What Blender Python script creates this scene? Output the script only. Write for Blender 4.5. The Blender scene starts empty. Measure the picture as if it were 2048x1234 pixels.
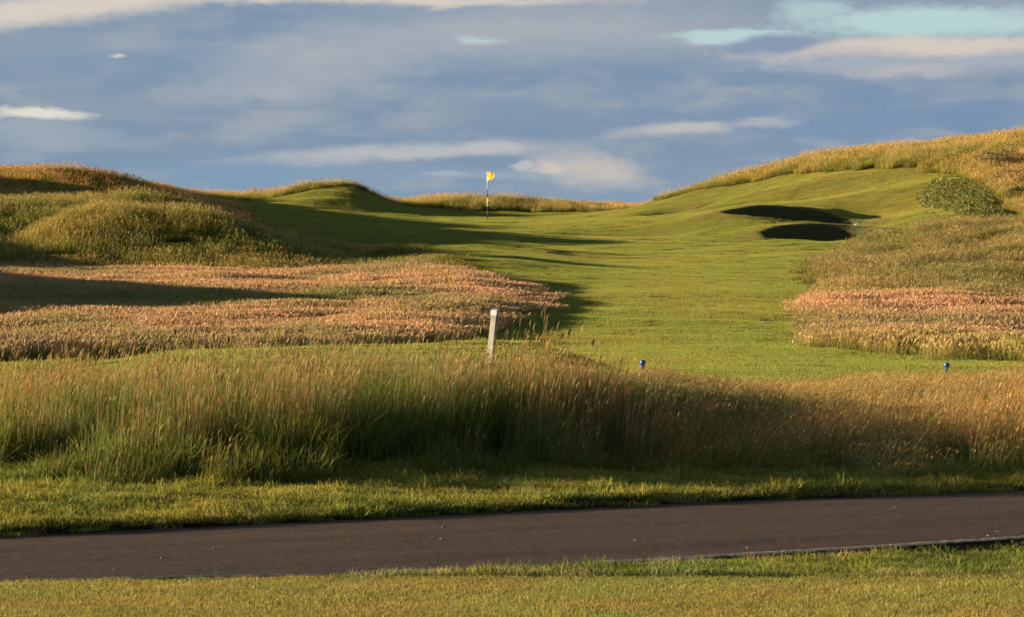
import bpy, math, random
import numpy as np
from mathutils import Vector

# ------------------------------------------------------------------ camera, light, exposure
scene = bpy.context.scene
F = 7000.0                       # focal length in pixels of a 2048 px wide picture
CAMZ = 1.6
HOR = 420.0
cam_d = bpy.data.cameras.new("camera")
cam_d.sensor_width = 22.3
cam_d.lens = F / 2048 * 22.3
cam_d.clip_start = 0.5
cam_d.clip_end = 8000
cam_d.dof.use_dof = True
cam_d.dof.focus_distance = 25.0
cam_d.dof.aperture_fstop = 9.0
cam = bpy.data.objects.new("camera", cam_d)
scene.collection.objects.link(cam)
cam.location = (0, 0, CAMZ)
cam.rotation_euler = (math.radians(90) - math.atan((617 - HOR) / F), 0, 0)
scene.camera = cam

SUN_EL = math.radians(7.8)
SUN_TRAVEL = math.radians(-4.0)    # direction the light travels over the ground, from +X towards +Y
sun_d = bpy.data.lights.new("sun", 'SUN')
sun_d.energy = 5.0
sun_d.angle = math.radians(0.53)
sun_d.color = (1.0, 0.78, 0.50)
sun = bpy.data.objects.new("sun", sun_d)
scene.collection.objects.link(sun)
sdir = Vector((math.cos(SUN_TRAVEL) * math.cos(SUN_EL), math.sin(SUN_TRAVEL) * math.cos(SUN_EL), -math.sin(SUN_EL)))
sun.rotation_euler = sdir.to_track_quat('-Z', 'Y').to_euler()

scene.view_settings.view_transform = 'Standard'
scene.view_settings.look = 'None'
scene.view_settings.gamma = 1.0
scene.view_settings.exposure = 1.6
EXPO = 2 ** 1.6
scene.cycles.use_denoising = True
scene.cycles.max_bounces = 5
scene.cycles.diffuse_bounces = 3
scene.cycles.transmission_bounces = 3
scene.cycles.glossy_bounces = 1
scene.cycles.transparent_max_bounces = 4

def srgb(r, g, b):
    f = lambda c: (c / 255 / 12.92) if c / 255 <= 0.04045 else ((c / 255 + 0.055) / 1.055) ** 2.4
    return (f(r), f(g), f(b))

# ---- node helper: tiny expression builder
class NB:
    def __init__(s, tree):
        s.t = tree
        s.n = tree.nodes
        s.l = tree.links
    def node(s, typ, **kw):
        n = s.n.new(typ)
        for k, v in kw.items():
            setattr(n, k, v)
        return n
    def set(s, sock, v):
        if isinstance(v, bpy.types.NodeSocket):
            s.l.new(v, sock)
        else:
            if hasattr(sock.default_value, '__len__') and len(sock.default_value) == 4 and len(v) == 3:
                v = (*v, 1)
            sock.default_value = v
    def m(s, op, a, b=None, c=None, clamp=False):
        n = s.node('ShaderNodeMath', operation=op, use_clamp=clamp)
        for i, v in enumerate((a, b, c)):
            if v is not None:
                s.set(n.inputs[i], v)
        return n.outputs[0]
    def mixc(s, f, a, b, blend='MIX'):
        n = s.node('ShaderNodeMix', data_type='RGBA', blend_type=blend)
        s.set(n.inputs[0], f)
        s.set(n.inputs[6], a)
        s.set(n.inputs[7], b)
        return n.outputs[2]
    def smooth(s, v, lo, hi, a=0.0, b=1.0):
        n = s.node('ShaderNodeMapRange', interpolation_type='SMOOTHSTEP')
        s.set(n.inputs[0], v)
        for i, x in enumerate((lo, hi, a, b)):
            s.set(n.inputs[i + 1], x)
        return n.outputs[0]
    def comb(s, x, y, z=0.0):
        n = s.node('ShaderNodeCombineXYZ')
        for i, v in enumerate((x, y, z)):
            s.set(n.inputs[i], v)
        return n.outputs[0]
    def noise(s, vec, scale=1.0, detail=4.0, rough=0.55, dist=0.0, out=0):
        n = s.node('ShaderNodeTexNoise')
        s.l.new(vec, n.inputs['Vector'])
        n.inputs['Scale'].default_value = scale
        n.inputs['Detail'].default_value = detail
        n.inputs['Roughness'].default_value = rough
        n.inputs['Distortion'].default_value = dist
        return n.outputs[out]

# ------------------------------------------------------------------ sky
world = bpy.data.worlds.new("World")
scene.world = world
world.use_nodes = True
wt = world.node_tree
wt.nodes.clear()
W = NB(wt)
tc = W.node('ShaderNodeTexCoord')
sep = W.node('ShaderNodeSeparateXYZ')
wt.links.new(tc.outputs['Generated'], sep.inputs[0])
az = W.m('ARCTAN2', sep.outputs[0], sep.outputs[1])
el = W.m('ARCSINE', sep.outputs[2])
# angles in units of 1/7 rad, so the clouds can be placed by bearing and height above the horizon
U0 = W.m('MULTIPLY', az, 7.0)
V0 = W.m('MULTIPLY', el, 7.0)
base_vec = W.comb(U0, W.m('MULTIPLY', V0, 3.4), 0.0)
wob = W.noise(base_vec, 3.2, 5.0, 0.6)
wobs = W.m('SUBTRACT', wob, 0.5)
wob2 = W.m('SUBTRACT', W.noise(W.comb(U0, W.m('MULTIPLY', V0, 2.5), 7.7), 9.0, 5.0, 0.62), 0.5)
U = W.m('ADD', U0, W.m('ADD', W.m('MULTIPLY', wobs, 0.20), W.m('MULTIPLY', wob2, 0.07)))
V = W.m('ADD', V0, W.m('ADD', W.m('MULTIPLY', wobs, 0.050), W.m('MULTIPLY', wob2, 0.030)))
wob3 = W.m('SUBTRACT', W.noise(W.comb(U0, W.m('MULTIPLY', V0, 1.9), 3.3), 17.0, 7.0, 0.62), 0.5)
def sc(r, g, b, k=1.0):
    return tuple(c / EXPO * k for c in srgb(r, g, b))
def ell(px, py, rx, ry, soft=0.9, tilt=0.0):
    """soft cloud mask 0..1 centred at a bearing/height (given as px, py of a 2048 wide frame)"""
    du = W.m('SUBTRACT', U, (px - 1024) / 1000)
    dv = W.m('SUBTRACT', V, (HOR - py) / 1000)
    if tilt:
        dv = W.m('SUBTRACT', dv, W.m('MULTIPLY', du, tilt))
    a = W.m('POWER', W.m('ABSOLUTE', W.m('DIVIDE', du, rx / 1000)), 2.0)
    b = W.m('POWER', W.m('ABSOLUTE', W.m('DIVIDE', dv, ry / 1000)), 2.0)
    r = W.m('ADD', W.m('SQRT', W.m('ADD', a, b)), W.m('MULTIPLY', wob3, 0.75))
    return W.smooth(r, 1.0 - soft * 0.75, 1.0 + soft * 0.55, 1.0, 0.0)
# base deck of blue grey cloud
n1 = W.noise(W.comb(W.m('MULTIPLY', U0, 0.9), W.m('MULTIPLY', V0, 6.5), 1.3), 1.7, 4.0, 0.5, 0.5)
col = W.mixc(W.smooth(n1, 0.34, 0.68), sc(116, 144, 172), sc(142, 158, 176))
# bluer low band and bluest to the right
col = W.mixc(W.m('MULTIPLY', W.smooth(V0, 0.0, 0.16, 1.0, 0.0), 0.5), col, sc(132, 160, 184))
col = W.mixc(W.m('MULTIPLY', ell(1850, 225, 520, 60, 1.2), 0.85), col, sc(110, 142, 178))
col = W.mixc(W.m('MULTIPLY', ell(1250, 180, 700, 38, 1.2), 0.6), col, sc(114, 143, 174))
col = W.mixc(W.m('MULTIPLY', ell(420, 130, 420, 45, 1.2), 0.6), col, sc(114, 146, 178))
col = W.mixc(W.m('MULTIPLY', ell(560, 350, 330, 30, 1.2), 0.8), col, sc(122, 156, 188))
# mauve grey cloud tufts all over
n2 = W.noise(W.comb(W.m('MULTIPLY', U0, 1.0), W.m('MULTIPLY', V0, 3.2), 4.1), 4.6, 7.0, 0.55, 0.25)
col = W.mixc(W.m('MULTIPLY', W.smooth(n2, 0.44, 0.72), 0.66), col, sc(170, 176, 182))
n3 = W.noise(W.comb(W.m('MULTIPLY', U0, 1.0), W.m('MULTIPLY', V0, 6.0), 9.1), 7.5, 6.0, 0.6, 0.2)
col = W.mixc(W.m('MULTIPLY', W.smooth(n3, 0.50, 0.75), 0.32), col, sc(108, 136, 166))
col = W.mixc(0.20, col, sc(150, 162, 176))
def add(c, m, color, k=1.0):
    return W.mixc(W.m('MULTIPLY', m, k) if k != 1.0 else m, c, color)
CREAM, GREY = sc(222, 211, 196), sc(178, 182, 187)
col = add(col, ell(620, 130, 210, 60, 1.1, 0.12), GREY, 0.55)
col = add(col, ell(1080, 70, 420, 55, 1.2), GREY, 0.6)
col = add(col, ell(560, 185, 90, 22, 1.1), GREY, 0.55)
col = add(col, ell(130, 270, 170, 26, 1.1, -0.08), sc(158, 170, 184), 0.7)
col = add(col, ell(120, 22, 330, 30, 0.9, 0.10), CREAM, 0.9)
col = add(col, ell(780, 2, 420, 13, 1.0), CREAM, 0.85)
col = add(col, ell(970, 77, 50, 8, 1.1), sc(190, 206, 214), 0.8)
col = add(col, ell(90, 228, 100, 11, 0.7, -0.04), sc(226, 222, 208), 0.95)
col = add(col, ell(240, 114, 13, 5, 1.0), CREAM, 0.7)
col = add(col, ell(790, 306, 280, 14, 1.0, 0.05), sc(184, 187, 190), 0.95)
col = add(col, ell(985, 298, 70, 14, 1.0), sc(190, 190, 190), 0.8)
col = add(col, ell(885, 349, 42, 8, 1.0), sc(165, 178, 192), 0.9)
col = add(col, ell(1190, 338, 112, 36, 1.0, -0.1), sc(194, 189, 184), 0.98)
col = add(col, ell(1010, 350, 140, 10, 1.1, 0.02), sc(160, 174, 188), 0.6)
col = add(col, ell(1105, 334, 36, 13, 0.8), sc(205, 198, 192), 0.95)
col = add(col, ell(1048, 332, 22, 9, 0.8), sc(190, 190, 192), 0.9)
col = add(col, ell(1345, 262, 110, 15, 0.9, 0.04), sc(190, 188, 188), 0.95)
col = add(col, ell(1530, 245, 70, 10, 1.0, 0.03), sc(176, 180, 188), 0.85)
# clear sky: the Nishita sky shows through gaps in the deck
gap1 = ell(1880, 48, 300, 34, 0.62, 0.02)
gap2 = ell(1480, 72, 150, 12, 0.75, 0.035)
gap3 = ell(1640, 20, 75, 26, 0.9, 0.0)
gap = W.m('MAXIMUM', W.m('MAXIMUM', gap1, gap2), W.m('MULTIPLY', gap3, 0.75))
# generic gaps above the frame so the sky dome also works from elsewhere
hi = W.smooth(V0, 0.50, 1.1)
ngap = W.smooth(W.noise(W.comb(U0, W.m('MULTIPLY', V0, 2.0), 2.2), 0.55, 6.0, 0.55), 0.50, 0.62)
gap = W.m('MAXIMUM', gap, W.m('MULTIPLY', hi, ngap))
sky = W.node('ShaderNodeTexSky', sky_type='NISHITA', sun_disc=False)
sky.sun_elevation = SUN_EL
sky.sun_rotation = math.radians(270)
sky.altitude = 10
sky.air_density = 1.0
sky.dust_density = 0.6
sky.ozone_density = 1.5
bg_sky = W.node('ShaderNodeBackground')
skyc = W.mixc(0.95, sky.outputs[0], sc(180, 208, 212, 10.0))
wt.links.new(skyc, bg_sky.inputs[0])
bg_sky.inputs[1].default_value = 0.10
# cloud drawn over the gap edges
over1 = ell(1555, 88, 74, 20, 0.6, 0.03)
over2 = W.m('MULTIPLY', ell(1840, 118, 330, 32, 0.5, 0.02), 1.0)
top2 = ell(1840, 98, 300, 21, 0.9, 0.02)
col = add(col, over2, sc(168, 176, 188), 0.85)
col = add(col, top2, sc(216, 204, 192), 0.9)
col = add(col, ell(1800, 150, 110, 12, 1.0), sc(186, 184, 188), 0.8)
col = add(col, over1, sc(136, 154, 178))
gap = W.m('MULTIPLY', gap, W.m('SUBTRACT', 1.0, W.m('MAXIMUM', over1, W.smooth(over2, 0.3, 0.8))))
lowdark = W.smooth(V0, -0.4, -0.02)
col = W.mixc(lowdark, sc(70, 80, 80), col)
# sky overhead, out of view, is dulled to deepen the shade below
col = W.mixc(W.m('MULTIPLY', W.smooth(V0, 0.45, 1.7), 0.95), col, sc(66, 82, 106))
bg_cl = W.node('ShaderNodeBackground')
wt.links.new(col, bg_cl.inputs[0])
bg_cl.inputs[1].default_value = 1.0
mixs = W.node('ShaderNodeMixShader')
wt.links.new(gap, mixs.inputs[0])
wt.links.new(bg_cl.outputs[0], mixs.inputs[1])
wt.links.new(bg_sky.outputs[0], mixs.inputs[2])
wo = W.node('ShaderNodeOutputWorld')
wt.links.new(mixs.outputs[0], wo.inputs[0])

# ------------------------------------------------------------------ terrain height
rng = np.random.default_rng(7)
def sstep(x, a, b):
    t = np.clip((x - a) / (b - a), 0, 1)
    return t * t * (3 - 2 * t)
def gauss(x, y, cx, cy, sx, sy, rot=0.0):
    c, s = math.cos(rot), math.sin(rot)
    u = (x - cx) * c + (y - cy) * s
    v = -(x - cx) * s + (y - cy) * c
    return np.exp(-0.5 * ((u / sx) ** 2 + (v / sy) ** 2))
# value noise
_perm = rng.random((256, 256))
def vnoise(x, y, s, seed=0):
    x = x / s + seed * 17.31
    y = y / s + seed * 9.77
    xi = np.floor(x).astype(int); yi = np.floor(y).astype(int)
    fx = x - xi; fy = y - yi
    fx = fx * fx * (3 - 2 * fx); fy = fy * fy * (3 - 2 * fy)
    g = lambda a, b: _perm[a % 256, b % 256]
    return ((g(xi, yi) * (1 - fx) + g(xi + 1, yi) * fx) * (1 - fy) + (g(xi, yi + 1) * (1 - fx) + g(xi + 1, yi + 1) * fx) * fy) * 2 - 1
def fnoise(x, y, s, seed=0, octv=3):
    r = 0; a = 1.0
    for i in range(octv):
        r = r + a * vnoise(x, y, s / 2 ** i, seed + i * 3)
        a *= 0.5
    return r
BY = [-40, 0, 16, 20, 38, 43, 50, 60, 70, 80, 90, 100, 110, 120, 130, 143, 155, 175, 230, 400, 3000]
BZ = [0, 0, 0, 0, -.33, -.35, -.35, -.18, 0, .15, .32, .48, .65, .82, .98, 1.17, 1.25, .8, -.5, -3, -30]
def zbase(y):
    # smoothed linear table
    return (np.interp(y, BY, BZ) + np.interp(y - 2.5, BY, BZ) + np.interp(y + 2.5, BY, BZ)) / 3
P = []
def A(px, py, d, gh=0.0):
    P.append(((px - 1024) / F * d, d, CAMZ - (py - HOR) * d / F - gh - float(zbase(np.array(float(d))))))
def R(x, y, r):
    P.append((x, y, r))
for y in (44, 50, 60, 70, 80, 90, 100):
    R(4, y, 0)
for y in (50, 60, 70):
    R(1.5, y, 0)
for x, y in ((-3, 48), (-8, 48), (-3, 58), (-7, 57), (-4, 68), (-8, 73), (-3, 76), (-11, 75)):
    R(x, y, 0)
R(-7, 66, .03)
# mound in front, left
for a in ((-150, 400, 90, .35), (60, 410, 90, .35), (160, 397, 91, .35), (270, 398, 91, .35), (345, 406, 91, .35), (420, 420, 90, .35), (160, 418, 84.2, .3), (270, 414, 84.4, .3), (345, 419, 84.2, .3), (420, 432, 83.7, .3), (470, 455, 83, .3), (520, 480, 82, .3), (580, 505, 81.2, .3), (470, 450, 88, .3),
          (0, 485, 85, .35), (200, 482, 81.2, .35), (380, 490, 80.9, .35), (0, 517, 79, .3), (250, 522, 79, .3), (500, 524, 79, .3), (700, 524, 79, .25)):
    A(*a)
for a in ((0, 404, 96, .3), (150, 394, 96, .3), (60, 384, 100, .3), (300, 400, 98, .3), (-200, 335, 106, .3), (0, 338, 106, .3), (100, 340, 106, .3), (200, 349, 106, .3), (250, 359, 106, .25), (320, 382, 106, .2),
          (380, 402, 106, .2), (430, 422, 106, .2), (475, 445, 105, .2), (560, 470, 98, .25), (700, 497, 91, .22), (850, 519, 84.5, .15), (650, 508, 87, .3), (760, 514, 85, .2),
          (290, 388, 96, .25), (345, 397, 96, .25), (400, 411, 96, .25), (460, 434, 95, .25), (520, 460, 94, .25), (380, 404, 101, .25), (440, 426, 101, .25), (500, 450, 100, .25),
          (200, 352, 114, .2), (290, 377, 114, .2), (360, 399, 113, .2), (420, 420, 112, .2), (200, 352, 126, .1), (270, 372, 127, .1), (340, 394, 125, .1), (400, 408, 124, .1),  # hidden ground behind the dune, raised to shade the mown slope
          (230, 357, 142, .1), (300, 377, 141, .1)):  # likewise raised out of sight, to shade the mound behind
    A(*a)
for a in ((700, 468, 103), (600, 447, 113), (490, 428, 123), (850, 468, 106), (850, 441, 132), (1000, 440, 141), (1000, 462, 118), (900, 516, 81), (950, 516, 82), (900, 500, 89), (800, 500, 90), (1000, 513, 84), (1000, 493, 93), (1080, 522, 83), (1080, 502, 92), (1200, 530, 84),
          (1150, 438, 141), (1260, 432, 141), (1200, 455, 122), (1350, 428, 133), (640, 425, 136), (750, 432, 140), (500, 408, 140), (640, 402, 144), (560, 402, 145), (1170, 500, 96), (1300, 480, 107), (1300, 498, 100), (1300, 520, 90), (1300, 547, 80)):
    A(*a)
for a in ((200, 372, 155, .3), (340, 380, 152, .3), (450, 393, 150, .3), (540, 385, 150, .3), (610, 367, 150, .3), (665, 365, 150, .2), (705, 371, 150, .1), (760, 395, 150, .05),
          (800, 402, 163, .3), (870, 394, 163, .3), (960, 389, 163, .3), (1060, 396, 163, .3), (1180, 405, 163, .3), (1260, 413, 163, .3), (750, 405, 160, .2)):
    A(*a)
for a in ((900, 428, 154), (1050, 431, 154), (1200, 428, 154), (1280, 420, 153)):
    A(*a)
for a in ((1455, 417, 122.8), (1500, 411, 123.0), (1560, 411, 122.8), (1610, 416, 122.4), (1660, 431, 121.4), (1705, 450, 119.6), (1470, 432, 118.5), (1560, 445, 117.6), (1640, 452, 117.2), (1700, 459, 116.8),
          (1545, 447, 112.8), (1620, 446, 112.8), (1690, 452, 112.8), (1540, 449, 114.8), (1640, 452, 115),
          (1540, 488, 107.0), (1600, 489, 107.0), (1660, 491, 107.0), (1280, 413, 150), (1240, 420, 150), (1330, 399, 150)):
    A(*a)
R(-20, 118, 1.3); R(-22, 101.5, 3.0); R(-19, 101.5, 2.2)  # last two: unseen humps added to shade the rear dune's front
for x in (-30, -15, -5, 5):
    R(x, 185, 0)
R(-19, 143, 1.5); R(-23, 147, 1.9); R(20, 185, 2.0); R(40, 170, 3.0); R(-40, 150, .6)  # first two: unseen rises added to cast shade on the far mound
for a in ((1300, 407, 152, 0), (1340, 393, 152, .1), (1420, 359, 150, .3), (1500, 338, 150, .3), (1600, 313, 150, .3), (1700, 302, 148, .3), (1800, 292, 146, .3), (1900, 284, 144, .3),
          (2048, 264, 142, .3), (2200, 250, 142, .3), (2500, 240, 142, .3), (1450, 374, 146), (1600, 354, 142), (1750, 344, 138), (1870, 338, 135), (1500, 392, 138), (1600, 386, 135), (1700, 386, 131),
          (1800, 386, 128), (1900, 386, 126), (2048, 372, 126), (2300, 360, 128), (1500, 407, 130), (1600, 410, 128), (1720, 432, 123), (1800, 434, 119), (1900, 437, 116), (2048, 442, 113), (2300, 435, 115),
          (1420, 420, 130), (1730, 457, 114), (1530, 478, 107), (1600, 484, 106), (1690, 486, 105), (1450, 462, 113)):
    A(*a)
for a in ((1690, 474, 96, .3), (1760, 458, 98, .3), (1900, 442, 98, .3), (2048, 435, 98, .3), (2300, 430, 98, .3), (1900, 505, 82, .35), (2048, 500, 82, .35), (1700, 510, 84, .3), (2300, 500, 82, .35)):
    A(*a)
R(6.5, 72, -.08); R(9, 70, -.12); R(14, 70, -.1); R(5.5, 56, -.05); R(9, 60, -.15); R(9, 50, -.12); R(14, 55, -.12); R(25, 60, 0); R(25, 45, 0); R(9, 44, -.02)
# dunes outside the left edge of the frame that shade the hollows
R(-13, 62.5, .7); R(-16, 62.5, 1.95); R(-20, 62, 2.2); R(-15, 69, .5); R(-13, 54, .1); R(-19, 84, 1.3); R(-15.5, 83.5, .8); R(-25, 70, 2.0); R(-30, 90, 2.0); R(-13.5, 59, .75); R(-17, 59, 1.95); R(-17, 80, 1.3); R(-25, 50, .3)
P = np.array(P)
SC = np.array([1.0, 0.62])
def kern(d2):
    return -np.sqrt(d2 + 1.1 ** 2)
_q = P[:, :2] * SC
_K = kern(((_q[:, None] - _q[None]) ** 2).sum(-1)) - np.eye(len(P)) * 0.012
_K1 = np.block([[_K, np.ones((len(P), 1))], [np.ones((1, len(P))), np.zeros((1, 1))]])
_w = np.linalg.solve(_K1, np.concatenate([P[:, 2], [0]]))
def rbf(x, y):
    out = np.empty(x.size)
    qx, qy = x.ravel() * SC[0], y.ravel() * SC[1]
    for i in range(0, x.size, 40000):
        d2 = (qx[i:i + 40000, None] - _q[None, :, 0]) ** 2 + (qy[i:i + 40000, None] - _q[None, :, 1]) ** 2
        out[i:i + 40000] = kern(d2) @ _w[:-1] + _w[-1]
    return out.reshape(x.shape)

# road edges (plan)
RNX = [-14, -9, -5, -2.2, -.71, .06, 1.34, 2.47, 5, 9, 14]
RNY = [13.2, 13.9, 14.6, 15.03, 15.3, 15.6, 16.28, 16.95, 18.9, 22.0, 25.9]
RFX = [-14, -9, -5, -2.49, -.83, 1.02, 2.9, 5, 9, 14]
RFY = [14.6, 15.3, 16.15, 17.0, 18.0, 19.05, 19.9, 20.9, 24.2, 28.1]
def sm_interp(x, X_, Y_, h=0.5):
    return (np.interp(x - h, X_, Y_) + 2 * np.interp(x, X_, Y_) + np.interp(x + h, X_, Y_)) / 4
road_near = lambda x: sm_interp(x, RNX, RNY)
road_far = lambda x: sm_interp(x, RFX, RFY)
TX = [-12, -8, -6, -3.9, -3.4, -3.0, -2.4, -1.8, -1.3, -.9, -.4, 0, 1, 3, 5, 8, 14]
TY = [22.5, 22.5, 22.5, 21.6, 20.3, 19.45, 19.3, 19.2, 19.2, 19.4, 19.85, 20.0, 20.15, 20.35, 21.4, 24.8, 30]
# foot of the tall bank itself: it swings back behind the low rough at the right
KX = [-12, -8, -6, -3.9, -3.4, -3.0, -2.4, -1.8, -1.3, -.9, -.4, 0, .5, 1, 1.6, 3, 14]
KY = [22.5, 22.5, 22.5, 21.6, 20.3, 19.45, 19.3, 19.2, 19.2, 19.3, 19.75, 20.15, 20.9, 21.9, 23.2, 25, 34]
bankfoot = lambda x: np.interp(x, KX, KY)
toe = lambda x: sm_interp(x, TX, TY)
LAWN_Y = lambda x: 15.22 + 0.0 * x
def bank_h(x):
    return np.interp(x, [-12, -6, -4, -3.1, -.6, .3, 1.0, 1.7, 3, 14], [.02, .02, .06, .17, .23, .27, .24, .08, .04, .04])

def bunker_masks(x, y):
    """0..1 mask of each bunker hollow and its floor height"""
    # upper bunker: long lens running right and nearer
    a = math.radians(-52)
    def lens(cx, cy, la, lb, ang, p=2.6):
        c, s = math.cos(ang), math.sin(ang)
        u = (x - cx) * c + (y - cy) * s
        v = -(x - cx) * s + (y - cy) * c
        return (np.abs(u / la) ** p + np.abs(v / lb) ** p) ** (1 / p)
    r1 = lens(9.65, 120.0, 2.5, 1.85, math.radians(4), 3.0)
    r2 = lens(9.75, 109.9, 1.95, 2.1, math.radians(4), 3.0)
    return r1, r2

def height(x, y):
    x = np.asarray(x, float); y = np.asarray(y, float)
    zb = zbase(y)
    far = sstep(y, 37.0, 43.0)
    r = np.zeros_like(zb)
    m = y > 36.5
    if m.any():
        xm, ym = x[m], y[m]
        # fade the residual out far to the sides and far away
        fade = (1 - sstep(ym, 190, 330)) * (1 - sstep(np.abs(xm), 60, 160))
        v = rbf(np.clip(xm, -60, 60), np.clip(ym, 0, 200)) * fade
        amp = 0.018 + 0.05 * sstep(ym, 75, 100)
        v = v + fnoise(xm, ym, 3.2, 1, 3) * amp * 0.9
        # shallow ripples across the fairway
        ripple = (np.sin(ym * 1.5 + 1.9 * vnoise(xm, ym, 3.5, 5)) * 0.006 + 0.02 * vnoise(xm * 0.45, ym, 1.7, 8))
        v = v + ripple * (1 - sstep(ym, 74, 84))
        v = v + sstep(xm, -2, -6) * sstep(ym, 80, 86) * (1 - sstep(ym, 112, 122)) * (.20 * fnoise(xm, ym, 4.5, 71, 2)) + sstep(xm, 8, 10) * (sstep(ym, 68, 74) * (1 - sstep(ym, 98, 104))) * .12 * fnoise(xm, ym, 4.0, 73, 2)
        # hollows
        v = v - 0.42 * gauss(xm, ym, 4.3, 117.0, 1.7, 2.2) - 0.10 * gauss(xm, ym, 0.3, 118, 1.6, 2.5)
        v = v - 0.42 * gauss(xm, ym, 6.7, 138.5, 1.0, 1.6) + .16 * gauss(xm, ym, 5.0, 139.5, 0.8, 2)
        v = v - 0.40 * gauss(xm, ym, -9.3, 127, 2.0, 2.2)
        # folds on the right hill
        v = v + 0.16 * gauss(xm, ym, 11.5, 137, 3.5, 1.5, .35) - 0.16 * gauss(xm, ym, 11.5, 132.5, 4.0, 1.5, .3) + .14 * gauss(xm, ym, 13.3, 128.5, 3.0, 1.2, .25)
        # small steps on the left mound behind the green
        v = v + 0.12 * gauss(xm, ym, -8.6, 147.2, 1.8, .8) + 0.10 * gauss(xm, ym, -7.4, 144.4, 1.5, .8)
        r[m] = v
    z = zb * 1.0
    # foreground verge, bank and teeing ground
    yt = toe(x)
    yr = road_far(x)
    verge = 0.035 * sstep(y, yr + 0.02, yr + 0.12) + 0.03 * sstep(y, yr + 0.1, yr + 1.2)
    verge = verge + 0.016 * fnoise(x, y, 0.5, 11, 3) * sstep(y, yr + 0.02, yr + 0.2)
    bh = bank_h(x)
    bank = bh * sstep(y, bankfoot(x) - 0.2, bankfoot(x) + 1.5) + .04 * sstep(y, yt, yt + 1.5)
    tee = sstep(x, 1.6 + (y - 28) * 0.05, -0.3 + (y - 28) * 0.05)
    back = np.where(tee > 0, 1 - sstep(y, 32.5, 37), 1.0) * tee + (1 - tee) * (1 - sstep(y, 26.0, 36))
    lift = (bank + verge) * back
    z_front = np.where(y < 40, 0.0, 0.0) + lift
    # under the bank the base table dips; keep it flat until the tee ends
    zb_f = np.interp(y, [-40, 26, 38, 43], [0, 0, -.33, -.35]) * (1 - tee) + np.interp(y, [-40, 32.5, 38, 43], [0, 0, -.33, -.35]) * tee
    zf = zb_f + z_front + 0.01 * fnoise(x, y, 1.3, 21, 2) * sstep(y, yt, yt + 1) * (y < 45)
    # road bed and near strip
    yn = road_near(x)
    inroad = (y > yn) & (y < yr)
    near = np.where(y <= yn, -0.012 - 0.032 * sstep(x, .9, 2.2) * sstep(y, LAWN_Y(x), LAWN_Y(x) + 0.5) + 0.012 * fnoise(x, y, 0.4, 31, 2) * sstep(y, LAWN_Y(x), LAWN_Y(x) + .15), 0)
    near = np.where(y < LAWN_Y(x) , 0.004 * vnoise(x, y, 1.5, 3), near)
    zf = np.where(y <= yn, near, zf)
    zf = np.where(inroad, -0.05, zf)
    z = zf * (1 - far) + (zb + r) * far
    # bunkers
    r1, r2 = bunker_masks(x, y)
    f1 = 0.40 + 0.0 * x
    f2 = 0.0 + 0.0 * x
    k1 = sstep(r1, 1.0, 0.78)
    k2 = sstep(r2, 1.0, 0.78)
    z = z + 0.05 * np.exp(-((r2 - 1.05) / .12) ** 2) + 0.03 * np.exp(-((r1 - 1.05) / .12) ** 2)
    z = np.where(k1 > 0, z * (1 - k1) + np.minimum(f1, z) * k1, z)
    z = np.where(k2 > 0, z * (1 - k2) + np.minimum(f2, z) * k2, z)
    return z

def pip(x, y, poly):
    inside = np.zeros(x.shape, bool)
    n = len(poly)
    for i in range(n):
        x1, y1 = poly[i]; x2, y2 = poly[(i + 1) % n]
        c = ((y1 > y) != (y2 > y))
        xi = (x2 - x1) * (y - y1) / ((y2 - y1) if y2 != y1 else 1e-9) + x1
        inside ^= c & (x < xi)
    return inside
PINK_L = [(-34, 43), (-9, 44), (-6, 46), (-2.6, 47.5), (-1.6, 48.6), (-.9, 51.3), (-.35, 55), (0, 58), (.5, 62.5), (.7, 66), (.4, 70), (-.5, 73), (-1.4, 76.3), (-3, 79), (-5, 79.6), (-7, 78), (-34, 78)]
DUNE_L = [(-45, 78), (-34, 78), (-7, 78), (-5, 79.6), (-3, 79), (-1.4, 76.3), (-.9, 78), (-1.5, 85), (-2.2, 89), (-3.6, 93), (-5.6, 99), (-7.2, 105), (-8.4, 111), (-9.6, 119), (-11.5, 128), (-13, 138), (-45, 141)]
RIDGE = [(-45, 140), (-17, 144), (-12, 149), (-9.8, 149.2), (-8.3, 149.4), (-6.4, 150.5), (-5.2, 155.5), (-4, 157.5), (5, 157.5), (6.4, 156), (6.8, 178), (-45, 178)]
HILL_R = [(5.7, 154), (7.2, 149.5), (8.4, 147), (11.8, 143), (14.2, 139), (16.0, 136), (17.0, 131), (17.1, 122), (16.7, 113), (45, 111), (45, 182), (6, 182)]
MOUND_R = [(6.05, 67), (6.4, 71), (6.6, 77), (7.6, 87), (9.3, 96), (10.6, 101), (14, 105), (45, 108), (45, 67)]
PINK_R = [(4.2, 50), (4.7, 52.5), (4.85, 57), (5.1, 61.5), (6.05, 67), (45, 67), (45, 43), (9, 45), (6.5, 45.7), (5.0, 47.5)]

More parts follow.
